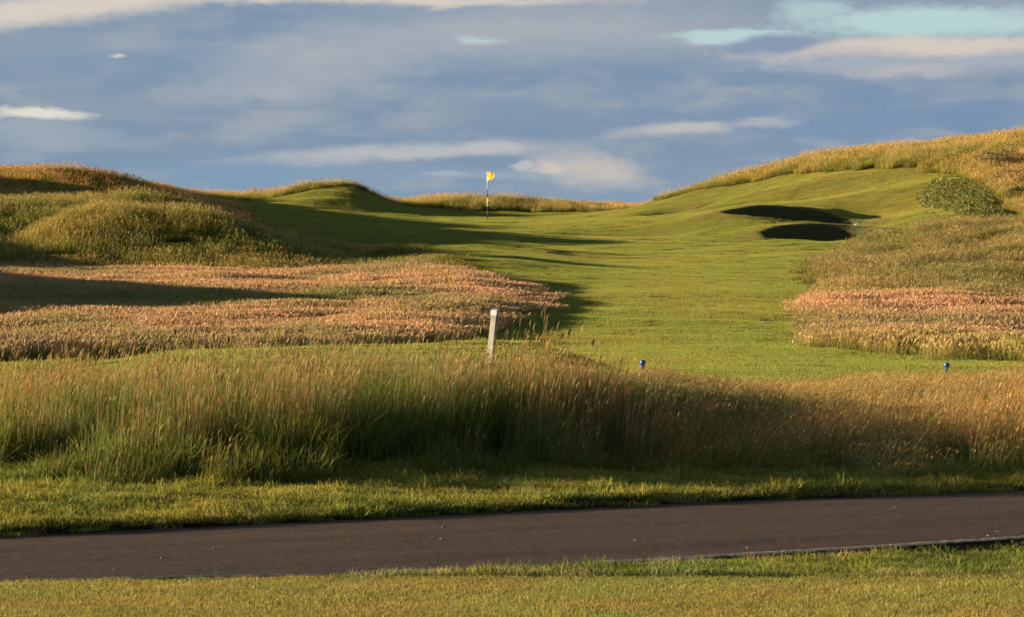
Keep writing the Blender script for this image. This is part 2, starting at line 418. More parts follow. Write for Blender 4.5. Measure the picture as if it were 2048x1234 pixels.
# ------------------------------------------------------------------ materials
def new_mat(name):
    m = bpy.data.materials.new(name)
    m.use_nodes = True
    m.node_tree.nodes.clear()
    return m, NB(m.node_tree)
def grass_mat(name, transl=0.35, gloss=0.0):
    m, b = new_mat(name)
    a = b.node('ShaderNodeAttribute', attribute_type='GEOMETRY', attribute_name='col')
    t = b.node('ShaderNodeAttribute', attribute_type='INSTANCER', attribute_name='tint')
    c = b.mixc(1.0, a.outputs['Color'], t.outputs['Color'], 'MULTIPLY')
    d = b.node('ShaderNodeBsdfDiffuse')
    tr = b.node('ShaderNodeBsdfTranslucent')
    b.l.new(c, d.inputs[0]); b.l.new(c, tr.inputs[0])
    mx = b.node('ShaderNodeMixShader')
    mx.inputs[0].default_value = transl
    b.l.new(d.outputs[0], mx.inputs[1]); b.l.new(tr.outputs[0], mx.inputs[2])
    o = b.node('ShaderNodeOutputMaterial')
    b.l.new(mx.outputs[0], o.inputs[0])
    return m
M_GRASS = grass_mat('grass_blades')
def plain(name, color, rough=0.6, spec=0.3, var=0.0, scale=8.0, bump=0.0, metal=0.0):
    m, b = new_mat(name)
    p = b.node('ShaderNodeBsdfPrincipled')
    tcn = b.node('ShaderNodeTexCoord')
    n = b.noise(tcn.outputs['Object'], scale, 5.0, 0.6)
    dark = tuple(c * (1 - var) for c in color)
    lite = tuple(min(1, c * (1 + var)) for c in color)
    c = b.mixc(b.smooth(n, 0.3, 0.7), dark, lite)
    b.l.new(c, p.inputs['Base Color'])
    p.inputs['Roughness'].default_value = rough
    p.inputs['Specular IOR Level'].default_value = spec
    p.inputs['Metallic'].default_value = metal
    if bump:
        bn = b.node('ShaderNodeBump')
        bn.inputs['Strength'].default_value = bump
        bn.inputs['Distance'].default_value = 0.01
        b.l.new(n, bn.inputs['Height'])
        b.l.new(bn.outputs[0], p.inputs['Normal'])
    o = b.node('ShaderNodeOutputMaterial')
    b.l.new(p.outputs[0], o.inputs[0])
    return m

def ground_mat():
    m, b = new_mat('ground_soil')
    a = b.node('ShaderNodeAttribute', attribute_type='GEOMETRY', attribute_name='gcol')
    tcn = b.node('ShaderNodeTexCoord')
    n = b.noise(tcn.outputs['Object'], 9.0, 6.0, 0.65)
    n2 = b.noise(tcn.outputs['Object'], 60.0, 3.0, 0.65)
    c = b.mixc(0.5, a.outputs['Color'], b.mixc(n, (.35, .35, .35), (1.5, 1.5, 1.5)), 'MULTIPLY')
    p = b.node('ShaderNodeBsdfDiffuse')
    b.l.new(c, p.inputs[0])
    bn = b.node('ShaderNodeBump')
    bn.inputs['Strength'].default_value = 0.8
    bn.inputs['Distance'].default_value = 0.02
    b.l.new(b.m('ADD', n, n2), bn.inputs['Height'])
    b.l.new(bn.outputs[0], p.inputs['Normal'])
    o = b.node('ShaderNodeOutputMaterial')
    b.l.new(p.outputs[0], o.inputs[0])
    return m

# ------------------------------------------------------------------ object helpers
COL = scene.collection
def tag(o, label=None, cat=None, group=None, kind=None):
    if label: o['label'] = label
    if cat: o['category'] = cat
    if group: o['group'] = group
    if kind: o['kind'] = kind
    return o
def mesh_np(name, verts, faces, mat=None, smooth=False, cols=None, cname='col', link=True):
    """verts (n,3), faces (m,3 or 4) int arrays"""
    me = bpy.data.meshes.new(name)
    verts = np.asarray(verts, np.float32); faces = np.asarray(faces, np.int32)
    k = faces.shape[1]
    me.vertices.add(len(verts)); me.vertices.foreach_set('co', verts.ravel())
    me.loops.add(faces.size); me.loops.foreach_set('vertex_index', faces.ravel())
    me.polygons.add(len(faces))
    me.polygons.foreach_set('loop_start', np.arange(0, faces.size, k, dtype=np.int32))
    me.polygons.foreach_set('loop_total', np.full(len(faces), k, np.int32))
    me.polygons.foreach_set('use_smooth', np.full(len(faces), smooth, bool))
    if cols is not None:
        at = me.color_attributes.new(cname, 'FLOAT_COLOR', 'POINT')
        c4 = np.ones((len(verts), 4), np.float32); c4[:, :3] = cols
        at.data.foreach_set('color', c4.ravel())
    me.update(calc_edges=True)
    if mat: me.materials.append(mat)
    o = bpy.data.objects.new(name, me)
    if link: COL.objects.link(o)
    return o

# ------------------------------------------------------------------ ground sheet
u_in = np.linspace(-.125, .125, 600)
u_o = .125 + (np.linspace(0, 1, 90) ** 2.2) * 1.6 + 0.0005
us = np.concatenate([-u_o[::-1], u_in, u_o])
ys = np.concatenate([np.linspace(-30, 12, 18)[:-1], np.linspace(12, 14.5, 12)[:-1], np.arange(14.5, 26, .045), np.arange(26, 46, .12), np.arange(46, 100, .25),
                     np.arange(100, 106, .15), np.arange(106, 125, .055), np.arange(125, 126, .15), np.arange(126, 172, .25), 172 + (np.linspace(0, 1, 60) ** 2.5)[1:] * 2900])
UU, YY = np.meshgrid(us, ys)
XX = UU * (YY + 34)
ZZ = height(XX, YY)
nr, nc = XX.shape
V3 = np.stack([XX, YY, ZZ], -1).reshape(-1, 3)
idx = np.arange(nr * nc).reshape(nr, nc)
FQ = np.stack([idx[:-1, :-1], idx[:-1, 1:], idx[1:, 1:], idx[1:, :-1]], -1).reshape(-1, 4)
xf, yf = XX.ravel(), YY.ravel()
gc = np.tile(np.array([.045, .05, .014]), (xf.size, 1))
mow = np.array([.17, .155, .04])
rough = pip(xf, yf, PINK_L) | pip(xf, yf, PINK_R) | pip(xf, yf, DUNE_L) | pip(xf, yf, RIDGE) | pip(xf, yf, HILL_R) | pip(xf, yf, MOUND_R)
ism = (~rough) & (yf > 24)
gc[ism] = mow
gc[rough] = (.09, .075, .03)
dirt = (yf > road_near(xf) - .12) & (yf < road_far(xf) + .10)
gc[dirt] = (.05, .035, .025)
r1, r2 = bunker_masks(xf, yf)
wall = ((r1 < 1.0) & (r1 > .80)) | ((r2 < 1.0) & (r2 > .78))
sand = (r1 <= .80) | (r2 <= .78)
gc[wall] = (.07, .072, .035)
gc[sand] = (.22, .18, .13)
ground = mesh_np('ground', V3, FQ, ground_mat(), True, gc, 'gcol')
tag(ground, kind='structure')

# ------------------------------------------------------------------ road
def road_mat():
    m, b = new_mat('tarmac')
    tcn = b.node('ShaderNodeTexCoord')
    v = tcn.outputs['Object']
    sp = b.node('ShaderNodeSeparateXYZ'); b.l.new(v, sp.inputs[0])
    # coordinates along / across the road
    along = b.m('ADD', b.m('MULTIPLY', sp.outputs[0], .91), b.m('MULTIPLY', sp.outputs[1], .42))
    across = b.m('SUBTRACT', b.m('MULTIPLY', sp.outputs[1], .91), b.m('MULTIPLY', sp.outputs[0], .42))
    big = b.noise(b.comb(b.m('MULTIPLY', along, .35), b.m('MULTIPLY', across, 2.2), 0), 1.6, 4, .55)
    mid = b.noise(v, 7.0, 5, .6)
    fine = b.noise(v, 38.0, 6, .75)
    c = b.mixc(b.smooth(big, .3, .7), (.038, .022, .0145), (.085, .051, .034))
    c = b.mixc(b.m('MULTIPLY', b.smooth(mid, .35, .7), .55), c, (.040, .026, .019))
    c = b.mixc(b.smooth(fine, .45, .75), c, (.16, .115, .09))
    vo = b.node('ShaderNodeTexVoronoi'); b.l.new(v, vo.inputs['Vector']); vo.inputs['Scale'].default_value = 42.0
    c = b.mixc(b.m('MULTIPLY', b.smooth(vo.outputs[0], .10, .04), b.smooth(b.noise(v, 11.0, 2, .5), .62, .68)), c, (.30, .24, .20))
    p = b.node('ShaderNodeBsdfPrincipled')
    b.l.new(c, p.inputs['Base Color'])
    p.inputs['Roughness'].default_value = .85
    p.inputs['Specular IOR Level'].default_value = .2
    bn = b.node('ShaderNodeBump'); bn.inputs['Strength'].default_value = .55; bn.inputs['Distance'].default_value = .006
    b.l.new(fine, bn.inputs['Height']); b.l.new(bn.outputs[0], p.inputs['Normal'])
    o = b.node('ShaderNodeOutputMaterial'); b.l.new(p.outputs[0], o.inputs[0])
    return m
rx = np.linspace(-13.5, 13.5, 700)
nR = 15
tt = np.linspace(0, 1, nR)
rn, rf_ = road_near(rx) + .006 * fnoise(rx, rx * 0, .5, 41, 3) + .05, road_far(rx) + .012 * fnoise(rx, rx * 0 + 5, .4, 43, 3) + .03
RX = np.tile(rx, (nR, 1)); RY = rn + (rf_ - rn) * tt[:, None]
RZ = .004 + .012 * np.sin(np.pi * tt)[:, None] + .002 * fnoise(RX, RY, .8, 44, 2)
V = np.stack([RX, RY, RZ], -1).reshape(-1, 3)
# near face of the tarmac, down to the soil
Vs = np.stack([rx, rn - .006, np.full_like(rx, -.11)], -1)
Vb = np.stack([rx, rn, RZ[0]], -1)
idr = np.arange(nR * 700).reshape(nR, 700)
FR = np.stack([idr[:-1, :-1], idr[:-1, 1:], idr[1:, 1:], idr[1:, :-1]], -1).reshape(-1, 4)
o0 = len(V)
ids, idb = np.arange(700) + o0, np.arange(700) + o0 + 700
FS = np.stack([ids[:-1], ids[1:], idb[1:], idb[:-1]], -1)
road = mesh_np('road', np.concatenate([V, Vs, Vb]), np.concatenate([FR, FS]), road_mat(), True)
tag(road, kind='structure')
# pale worn edging along the near side
ex = np.linspace(-3.6, 6.5, 900)
en = road_near(ex) + .006 * fnoise(ex, ex * 0, .5, 41, 3) + .05
jag = .004 * fnoise(ex, ex * 0, .09, 51, 2)
wd = (.036 + .010 * fnoise(ex, ex * 0, .25, 52, 2)) * (.22 + .78 * sstep(ex, -.6, 1.6))
prof = [(-.002, .0005), (.001, .0055), (wd * .4, .0095), (wd, .0085), (wd + .002, -.02)]
VE = []
for a_, z_ in prof:
    VE.append(np.stack([ex, en - .012 + jag + a_, np.full_like(ex, z_) + (.0015 * fnoise(ex, ex * 0, .03, 53, 2) if z_ > 0 else 0)], -1))
VE = np.stack(VE)
ie = np.arange(5 * 900).reshape(5, 900)
FE = np.stack([ie[:-1, :-1], ie[:-1, 1:], ie[1:, 1:], ie[1:, :-1]], -1).reshape(-1, 4)
kerb = mesh_np('kerb', VE.reshape(-1, 3), FE, plain('worn_concrete', (.52, .38, .27), .9, .2, .35, 30, .4), False)
tag(kerb, kind='structure')

# ------------------------------------------------------------------ grass tufts (sources for the scattered grass)
def ribbons(n, R, hmin, hmax, w, lean, bend, cb, ct, seed, wind=0.0, seg=3, hp=1.0, square=False):
    r = np.random.default_rng(seed)
    if square:
        bx = r.uniform(-R, R, n); by = r.uniform(-R, R, n)
    else:
        rr = R * np.sqrt(r.random(n)); th = r.random(n) * 2 * np.pi
        bx = rr * np.cos(th); by = rr * np.sin(th)
    h = hmin + (hmax - hmin) * r.random(n) ** hp
    la = r.random(n) * 2 * np.pi
    lm = np.abs(r.normal(0, lean, n))
    dx = lm * np.cos(la) + wind * (0.6 + .8 * r.random(n)); dy = lm * np.sin(la)
    t = np.linspace(0, 1, seg + 1)
    px = bx[:, None] + dx[:, None] * h[:, None] * t ** 1.0 * .5 + dx[:, None] * h[:, None] * t ** 2.5 * bend
    py = by[:, None] + dy[:, None] * h[:, None] * t ** 1.0 * .5 + dy[:, None] * h[:, None] * t ** 2.5 * bend
    sl = np.sqrt(dx ** 2 + dy ** 2)
    pz = h[:, None] * (t - 0.28 * np.minimum(sl * bend, 1.2)[:, None] * t ** 3)
    fa = r.random(n) * np.pi
    wv = w * (.6 + .8 * r.random(n))
    wt_ = wv[:, None] * (1 - t ** 1.6 * .88) * .5
    wx, wy = np.cos(fa)[:, None] * wt_, np.sin(fa)[:, None] * wt_
    A_ = np.stack([px - wx, py - wy, pz], -1); B_ = np.stack([px + wx, py + wy, pz], -1)
    Vv = np.stack([A_, B_], 2)            # n, seg+1, 2, 3
    k = np.arange(n * (seg + 1) * 2).reshape(n, seg + 1, 2)
    Ff = np.stack([k[:, :-1, 0], k[:, :-1, 1], k[:, 1:, 1], k[:, 1:, 0]], -1).reshape(-1, 4)
    mixv = r.random(n) ** .8
    cb = np.array(cb); ct = np.array(ct)   # list of colours: pick per blade
    ib = r.integers(0, len(cb), n); it = r.integers(0, len(ct), n)
    br = (.7 + .6 * r.random(n))[:, None, None]
    tc_ = (t ** .8)[None, :, None]
    C = (cb[ib][:, None] * (1 - tc_) + ct[it][:, None] * tc_) * br
    C = np.repeat(C[:, :, None, :], 2, 2)
    tip = np.stack([px[:, -1], py[:, -1], pz[:, -1]], -1)
    tdir = np.stack([px[:, -1] - px[:, -2], py[:, -1] - py[:, -2], pz[:, -1] - pz[:, -2]], -1)
    tdir /= np.linalg.norm(tdir, axis=1)[:, None]
    return Vv.reshape(-1, 3), Ff, C.reshape(-1, 3), tip, tdir
def heads(tip, tdir, hl, hw, cols, seed, frac=1.0, droop=0.0, fluffy=1):
    """seed heads: two crossed lozenge ribbons of three segments, drooping"""
    r = np.random.default_rng(seed + 500)
    sel = r.random(len(tip)) < frac
    tip, tdir = tip[sel], tdir[sel]
    n = len(tip)
    if n == 0:
        return np.zeros((0, 3)), np.zeros((0, 4), int), np.zeros((0, 3))
    L = hl * (.65 + .7 * r.random(n)); Wd = hw * (.6 + .8 * r.random(n))
    t = np.array([-.35, .0, .35, .72, 1.0]); wp = np.array([.12, .75, 1.0, .65, .08])
    cols = np.array(cols)
    ci = cols[r.integers(0, len(cols), n)] * (.7 + .6 * r.random(n))[:, None]
    VV, FF, CC = [], [], []
    off = 0
    d2 = tdir + np.array([droop, 0, -abs(droop) * .5]) * 1.0
    for q in range(2):
        fa = r.random(n) * np.pi + q * 1.57
        side = np.stack([np.cos(fa), np.sin(fa), np.zeros(n)], -1)
        cen = tip[:, None] + (tdir[:, None] * (1 - t)[None, :, None] + d2[:, None] * t[None, :, None]) * (t[None, :, None] * L[:, None, None])
        sw = side[:, None] * (wp[None, :, None] * Wd[:, None, None] * .5)
        Vv = np.stack([cen - sw, cen + sw], 2)
        k = np.arange(n * 5 * 2).reshape(n, 5, 2) + off
        FF.append(np.stack([k[:, :-1, 0], k[:, :-1, 1], k[:, 1:, 1], k[:, 1:, 0]], -1).reshape(-1, 4))
        VV.append(Vv.reshape(-1, 3)); off += n * 10
        CC.append(np.repeat(ci, 10, 0))
    return np.concatenate(VV), np.concatenate(FF), np.concatenate(CC)
def tuft(name, parts):
    Vs_, Fs_, Cs_ = [], [], []
    off = 0
    for v, f, c in parts:
        Vs_.append(v); Fs_.append(f + off); Cs_.append(c); off += len(v)
    return mesh_np(name, np.concatenate(Vs_), np.concatenate(Fs_), M_GRASS, False, np.concatenate(Cs_), 'col', link=False)

GREEN = [(.06, .085, .02), (.08, .10, .024), (.05, .075, .022)]
GTIP = [(.20, .22, .055), (.26, .24, .07), (.15, .18, .045)]
STRAW = [(.44, .35, .16), (.38, .31, .14), (.50, .41, .20)]
OCHRE = [(.38, .29, .11), (.34, .27, .10)]
PINKH = [(.60, .40, .27), (.57, .39, .27), (.60, .43, .26), (.55, .40, .23)]
REDH = [(.44, .21, .12), (.46, .25, .13), (.38, .21, .11)]
TANH = [(.48, .37, .19), (.42, .33, .16), (.52, .41, .22)]

def make_tufts():
    T = {}
    # bank grass: leafy base plus stalks with seed heads
    L = []
    for i in range(5):
        a = ribbons(34, .11, .08, .24, .005, .4, .9, GREEN, GTIP, 100 + i, .08)
        st = ribbons(26, .12, .17, .52, .0026, .13, .35, [(.12, .13, .035), (.18, .17, .06)], STRAW + OCHRE + GTIP + REDH, 120 + i, .10, 3, 1.7)
        hd = heads(st[3], st[4], .036, .0052, (REDH + TANH[:1]) if i < 3 else TANH, 140 + i, .42, .25)
        L.append(tuft('tuft', [a[:3], st[:3], hd]))
    for i in range(3):      # green leafy only
        a = ribbons(60, .12, .10, .32, .0055, .35, 1.0, GREEN, GTIP, 160 + i, .08)
        L.append(tuft('tuft', [a[:3]]))
    for i in range(3):      # tan heads, lighter stalks
        a = ribbons(22, .10, .08, .2, .005, .4, .9, GREEN, GTIP, 170 + i, .08)
        st = ribbons(30, .12, .16, .40, .0026, .16, .4, [(.16, .15, .05), (.22, .18, .07)], STRAW, 180 + i, .18)
        hd = heads(st[3], st[4], .032, .0056, TANH, 190 + i, .7, .35)
        L.append(tuft('tuft', [a[:3], st[:3], hd]))
    T['bank'] = L
    # fescue, seen at 45-100 m: stalks with a haze of pink heads over a low sward
    L = []
    for i in range(4):
        a = ribbons(60, .22, .08, .2, .010, .4, .6, [(.11, .11, .03), (.14, .12, .04)], [(.30, .24, .09), (.24, .21, .07)], 200 + i)
        st = ribbons(95, .24, .18, .36, .0045, .18, .3, [(.13, .11, .04)], OCHRE + STRAW, 210 + i, .08)
        hd = heads(st[3], st[4], .058, .012, PINKH + TANH[:1], 220 + i, .95, .2)
        L.append(tuft('tuft', [a[:3], st[:3], hd]))
    T['fescue'] = L
    # olive/golden dune grass
    L = []
    for i in range(3):
        a = ribbons(110, .24, .12, .30, .011, .42, .7, [(.10, .10, .025), (.12, .11, .03)], [(.32, .28, .08), (.38, .30, .11), (.24, .23, .06)], 230 + i, .05)
        st = ribbons(20, .24, .20, .38, .005, .2, .3, [(.15, .13, .04)], STRAW, 240 + i, .06)
        hd = heads(st[3], st[4], .05, .012, TANH + PINKH[3:], 250 + i, .8, .2)
        L.append(tuft('tuft', [a[:3], st[:3], hd]))
    for i in range(2):      # greener
        a = ribbons(130, .24, .12, .28, .012, .45, .7, [(.06, .075, .018)], [(.18, .19, .05), (.22, .20, .06)], 260 + i, .05)
        L.append(tuft('tuft', [a[:3]]))
    T['dune'] = L
    # verge: low broad leaves
    L = []
    for i in range(4):
        a = ribbons(170, .10, .010, .040, .0055, .9, .9, [(.09, .10, .022), (.11, .11, .025)], [(.28, .28, .07), (.36, .32, .09), (.20, .23, .06)], 300 + i, .03, 2)
        L.append(tuft('tuft', [a[:3]]))
    for i in range(2):      # longer tufts
        a = ribbons(70, .08, .03, .085, .0055, .8, 1.0, [(.08, .10, .02)], [(.28, .28, .07), (.22, .24, .06)], 310 + i, .05, 3)
        L.append(tuft('tuft', [a[:3]]))
    a = ribbons(60, .09, .02, .06, .004, 1.0, .8, [(.2, .15, .07)], [(.50, .41, .22), (.42, .33, .17)], 320, .03, 2)
    L.append(tuft('tuft', [a[:3]]))
    T['verge'] = L
    # mown turf patches
    L = []
    for i in range(3):
        a = ribbons(520, .13, .008, .024, .0028, .5, .6, [(.16, .15, .04)], [(.36, .34, .10), (.43, .38, .13), (.31, .32, .09), (.48, .41, .18)], 330 + i, .02, 2, 1.0, True)
        L.append(tuft('tuft', [a[:3]]))
    T['lawn'] = L
    L = []
    for i in range(3):
        a = ribbons(760, .34, .012, .022, .008, .4, .5, [(.20, .19, .045)], [(.37, .385, .105), (.39, .39, .112), (.36, .38, .103)], 340 + i, .0, 1, 1.0, True)
        L.append(tuft('tuft', [a[:3]]))
    T['turf'] = L
    return T
TUFTS = make_tufts()

def source_collection(name, objs):
    c = bpy.data.collections.new(name)
    for o in objs:
        c.objects.link(o)
    return c
def scatter_group(name, coll):
    ng = bpy.data.node_groups.new(name, 'GeometryNodeTree')
    ng.interface.new_socket('Geometry', in_out='INPUT', socket_type='NodeSocketGeometry')
    ng.interface.new_socket('Geometry', in_out='OUTPUT', socket_type='NodeSocketGeometry')
    n = ng.nodes; l = ng.links
    gi = n.new('NodeGroupInput'); go = n.new('NodeGroupOutput')
    iop = n.new('GeometryNodeInstanceOnPoints')
    ci = n.new('GeometryNodeCollectionInfo')
    ci.inputs[0].default_value = coll
    ci.inputs['Separate Children'].default_value = True
    ci.inputs['Reset Children'].default_value = True
    def attr(nm, typ):
        a = n.new('GeometryNodeInputNamedAttribute'); a.data_type = typ
        a.inputs[0].default_value = nm
        return a.outputs[0]
    l.new(gi.outputs[0], iop.inputs['Points'])
    l.new(ci.outputs[0], iop.inputs['Instance'])
    iop.inputs['Pick Instance'].default_value = True
    l.new(attr('pick', 'INT'), iop.inputs['Instance Index'])
    l.new(attr('rot', 'FLOAT_VECTOR'), iop.inputs['Rotation'])
    l.new(attr('scl', 'FLOAT_VECTOR'), iop.inputs['Scale'])
    l.new(iop.outputs[0], go.inputs[0])
    return ng
GROUPS = {k: scatter_group('scatter_' + k, source_collection('tufts_' + k, v)) for k, v in TUFTS.items()}

def jitter_grid(x0, x1, y0, y1, step, seed, stepy=None):
    r = np.random.default_rng(seed)
    stepy = stepy or step
    gx, gy = np.meshgrid(np.arange(x0, x1, step), np.arange(y0, y1, stepy))
    gx = gx + r.uniform(-.5, .5, gx.shape) * step
    gy = gy + r.uniform(-.5, .5, gy.shape) * stepy
    return gx.ravel(), gy.ravel()
def scatter(name, kind, x, y, pick, scl, tint, label, cat, tilt=True, spin=True, sink=0.0, seed=1, sz=None, z=None):
    r = np.random.default_rng(seed)
    n = len(x)
    z = height(x, y) if z is None else z
    e = 0.15
    nx = -(height(x + e, y) - height(x - e, y)) / (2 * e)
    ny = -(height(x, y + e) - height(x, y - e)) / (2 * e)
    if tilt:
        k = np.sqrt(nx ** 2 + ny ** 2)
        lim = np.minimum(1, .6 / np.maximum(k, 1e-6))
        nx, ny = nx * lim, ny * lim
        nz = 1 / np.sqrt(1 + nx ** 2 + ny ** 2)
        nx, ny = nx * nz, ny * nz
    else:
        nx = ny = np.zeros(n); nz = np.ones(n)
    # spin kept within +-60 deg for wind-bent grass, any angle for turf
    ph = r.uniform(-np.pi, np.pi, n) if spin is True else r.uniform(-spin, spin, n)
    lx = nx * np.cos(ph) + ny * np.sin(ph); ly = -nx * np.sin(ph) + ny * np.cos(ph)
    rot = np.stack([-np.arcsin(np.clip(ly, -1, 1)), np.arctan2(lx, nz), ph], -1)
    me = bpy.data.meshes.new(name)
    me.vertices.add(n)
    me.vertices.foreach_set('co', np.stack([x, y, z - sink], -1).astype(np.float32).ravel())
    def at(nm, typ, arr, fld):
        a = me.attributes.new(nm, typ, 'POINT')
        a.data.foreach_set(fld, arr.ravel())
    at('rot', 'FLOAT_VECTOR', rot.astype(np.float32), 'vector')
    s3 = np.stack([scl, scl, scl if sz is None else sz], -1)
    at('scl', 'FLOAT_VECTOR', s3.astype(np.float32), 'vector')
    at('pick', 'INT', pick.astype(np.int32), 'value')
    c4 = np.ones((n, 4), np.float32); c4[:, :3] = tint
    at('tint', 'FLOAT_COLOR', c4, 'color')
    o = bpy.data.objects.new(name, me)
    COL.objects.link(o)
    md = o.modifiers.new('scatter', 'NODES')
    md.node_group = GROUPS[kind]
    tag(o, label, cat, kind='stuff')
    return o
def lerp(a, b, t):
    return np.array(a)[None] * (1 - t[:, None]) + np.array(b)[None] * t[:, None]
NP = lambda x, y, s, sd, o=3: np.clip(.5 + .5 * fnoise(x, y, s, sd, o), 0, 1)
def visible(x, y, mx=.175, pad=1.5):
    return np.abs(x) < mx * y + pad

# --- bank of tall grass across the foreground
gx, gy = jitter_grid(-5.6, 10.5, 18.6, 33, .084, 11)
r = np.random.default_rng(12)
yt = toe(gx)
edge = yt + .12 * fnoise(gx, gy * 0, .35, 61, 3)
teeside = gx < .8 + (gy - 25) * .10
backlim = np.where(teeside, 23.7 + .25 * fnoise(gx, gy * 0, .8, 62, 2), 32.3)
keep = (gy > edge) & (gy < backlim) & visible(gx, gy, .25, 4.5)
keep &= NP(gx, gy, .24, 66) > .32 + .12 * (gy - yt < .5)
# farther rows can be thinner
keep &= r.random(len(gx)) < np.where(gy > 27, .55, 1.0)
gx, gy = gx[keep], gy[keep]
n = len(gx)
s = gy - toe(gx)
patch = NP(gx, gy, .55, 63)
red = NP(gx, gy * .7, .8, 64)
u_ = r.random(n)
green_p = np.clip(.34 + .5 * (patch > .62) + .45 * (s < .25), 0, .95)
right = sstep(gx, .4, 2.0)
tan_p = np.clip(.06 + .34 * sstep(s, 1.4, 2.4) + .5 * right, 0, .92)
pick = np.where(u_ < green_p * (1 - .55 * right), 5 + r.integers(0, 3, n), np.where(r.random(n) < tan_p, 8 + r.integers(0, 3, n), r.integers(0, 5, n)))
sb = gy - bankfoot(gx)
hscale = .38 + .28 * sstep(s, 0, .5) + .40 * sstep(sb, -.25, .5 - .3 * gauss(gx, gy * 0, -1.2, 0, .45, 1)) - .22 * sstep(sb, 1.8, 3.0) * (gx < 1.6) + .12 * sstep(s, 1.5, 3.5) * sstep(gx, .8, 2)
hscale = hscale * (.70 + .78 * NP(gx, gy, .5, 65))
hscale = hscale * (1 - .35 * gauss(gx, gy * 0, 1.55, 0, .55, 1))
hscale = hscale * (.35 + .65 * sstep(gx, -3.7, -3.05))
hscale = hscale * (1 - .15 * (gy > 24))
zg = height(gx, gy)
pxg = 1024 + F * gx / gy
# the grass thins to a low edge where the teeing ground and fairway show behind it
ylim = np.interp(pxg, [0, 500, 940, 985, 1100, 1240, 1320, 1500, 1620, 1700, 1880, 2048], [700, 697, 690, 692, 698, 738, 752, 762, 762, 748, 748, 734])
ztip = CAMZ - (ylim - HOR) * gy / F
hscale = np.minimum(hscale, np.maximum(.22, (ztip - zg) / .40 * (.8 + .45 * r.random(n) ** 3)))
tint = lerp((.95, 1.02, .95), (1.1, .94, .85), np.clip(red * 1.3 - .2, 0, 1)) * (.85 + .3 * r.random(n))[:, None]
tint = tint * (1 + .04 * (gx < -.3))[:, None] * np.where((gx < .3)[:, None], np.array([[.93, 1.03, .95]]), 1.0)
tint = tint * (1 - right[:, None]) + right[:, None] * tint * np.array([1.2, 1.14, 1.05])
scatter('bank_grass', 'bank', gx, gy, pick, np.full(n, 1.0) * (.85 + .3 * r.random(n)), tint,
        'tall seeding grass on the bank between the road and the golf hole', 'grass', tilt=False, spin=.6, sz=hscale, sink=.01, seed=13)

# --- verge between road and bank
gx, gy = jitter_grid(-9.5, 9.5, 14.6, 24.6, .06, 21)
r = np.random.default_rng(22)
re = road_far(gx) + .04 + .03 * fnoise(gx, gy * 0, .22, 71, 3)
keep = (gy > re) & (gy < toe(gx) + .35 + 2.2 * sstep(gx, -3.1, -3.9)) & (gy < 24.6)
gx, gy = gx[keep], gy[keep]; n = len(gx)
dr = gy - road_far(gx)
u_ = r.random(n)
pick = r.integers(0, 4, n)
pick = np.where((u_ < .10) | ((dr > 1.4) & (u_ < .35)) | ((dr < .16) & (u_ < .3)), 4 + r.integers(0, 2, n), pick)
pick = np.where((r.random(n) < .03) | ((dr < .09) & (r.random(n) < .25)), 6, pick)
pt = NP(gx, gy, .5, 72)
tint = lerp((1.0, 1.1, 1.0), (1.75, 1.5, 1.2), pt) * (.75 + .5 * r.random(n))[:, None]
scatter('verge_grass', 'verge', gx, gy, pick, .8 + .5 * r.random(n), tint, 'low green verge grass along the far side of the dark road', 'grass', tilt=False, seed=23, sink=.004,
        sz=(.7 + .6 * NP(gx, gy, .3, 73)))
# --- green strip between road and near lawn
gx, gy = jitter_grid(-6, 6.6, 15.1, 20.2, .055, 31)
r = np.random.default_rng(32)
keep = (gy < road_near(gx) - .03 - .07 * sstep(gx, 1.0, 2.0) + .02 * fnoise(gx, gy * 0, .2, 81, 2)) & (gy > LAWN_Y(gx) + .05)
gx, gy = gx[keep], gy[keep]; n = len(gx)
u_ = r.random(n)
pick = np.where(u_ < .06, 4 + r.integers(0, 2, n), r.integers(0, 4, n))
pick = np.where(((gy < LAWN_Y(gx) + .16) & (r.random(n) < .5)) | ((gy > road_near(gx) - .12) & (r.random(n) < .5)) | (r.random(n) < .03), 6, pick)
tint = lerp((.75, .95, .9), (1.05, 1.05, .8), NP(gx, gy, .35, 82)) * (.8 + .4 * r.random(n))[:, None]
scatter('strip_grass', 'verge', gx, gy, pick, .7 + .4 * r.random(n), tint, 'clover green grass strip between the road edging and the pale near lawn', 'grass', tilt=False, seed=33, sink=.006)
# --- near lawn
gx, gy = jitter_grid(-7, 7, 10.2, 15.26, .115, 41)
r = np.random.default_rng(42)
keep = (gy < np.minimum(LAWN_Y(gx) - .02, road_near(gx) - .12)) & visible(gx, gy, .2, 3.5)
gx, gy = gx[keep], gy[keep]; n = len(gx)
pt = NP(gx, gy * 1.5, .45, 91)
tint = lerp((.92, 1.05, .85), (1.25, 1.02, .95), pt) * (.85 + .3 * r.random(n))[:, None]
scatter('near_lawn_grass', 'lawn', gx, gy, r.integers(0, 3, n), .95 + .25 * r.random(n), tint, 'pale mown lawn grass along the bottom of the photo, nearest the viewer', 'grass', tilt=False, seed=43,
        sz=(.8 + .3 * r.random(n)) * (1 - .45 * sstep(gy, 14.6, 15.1)))
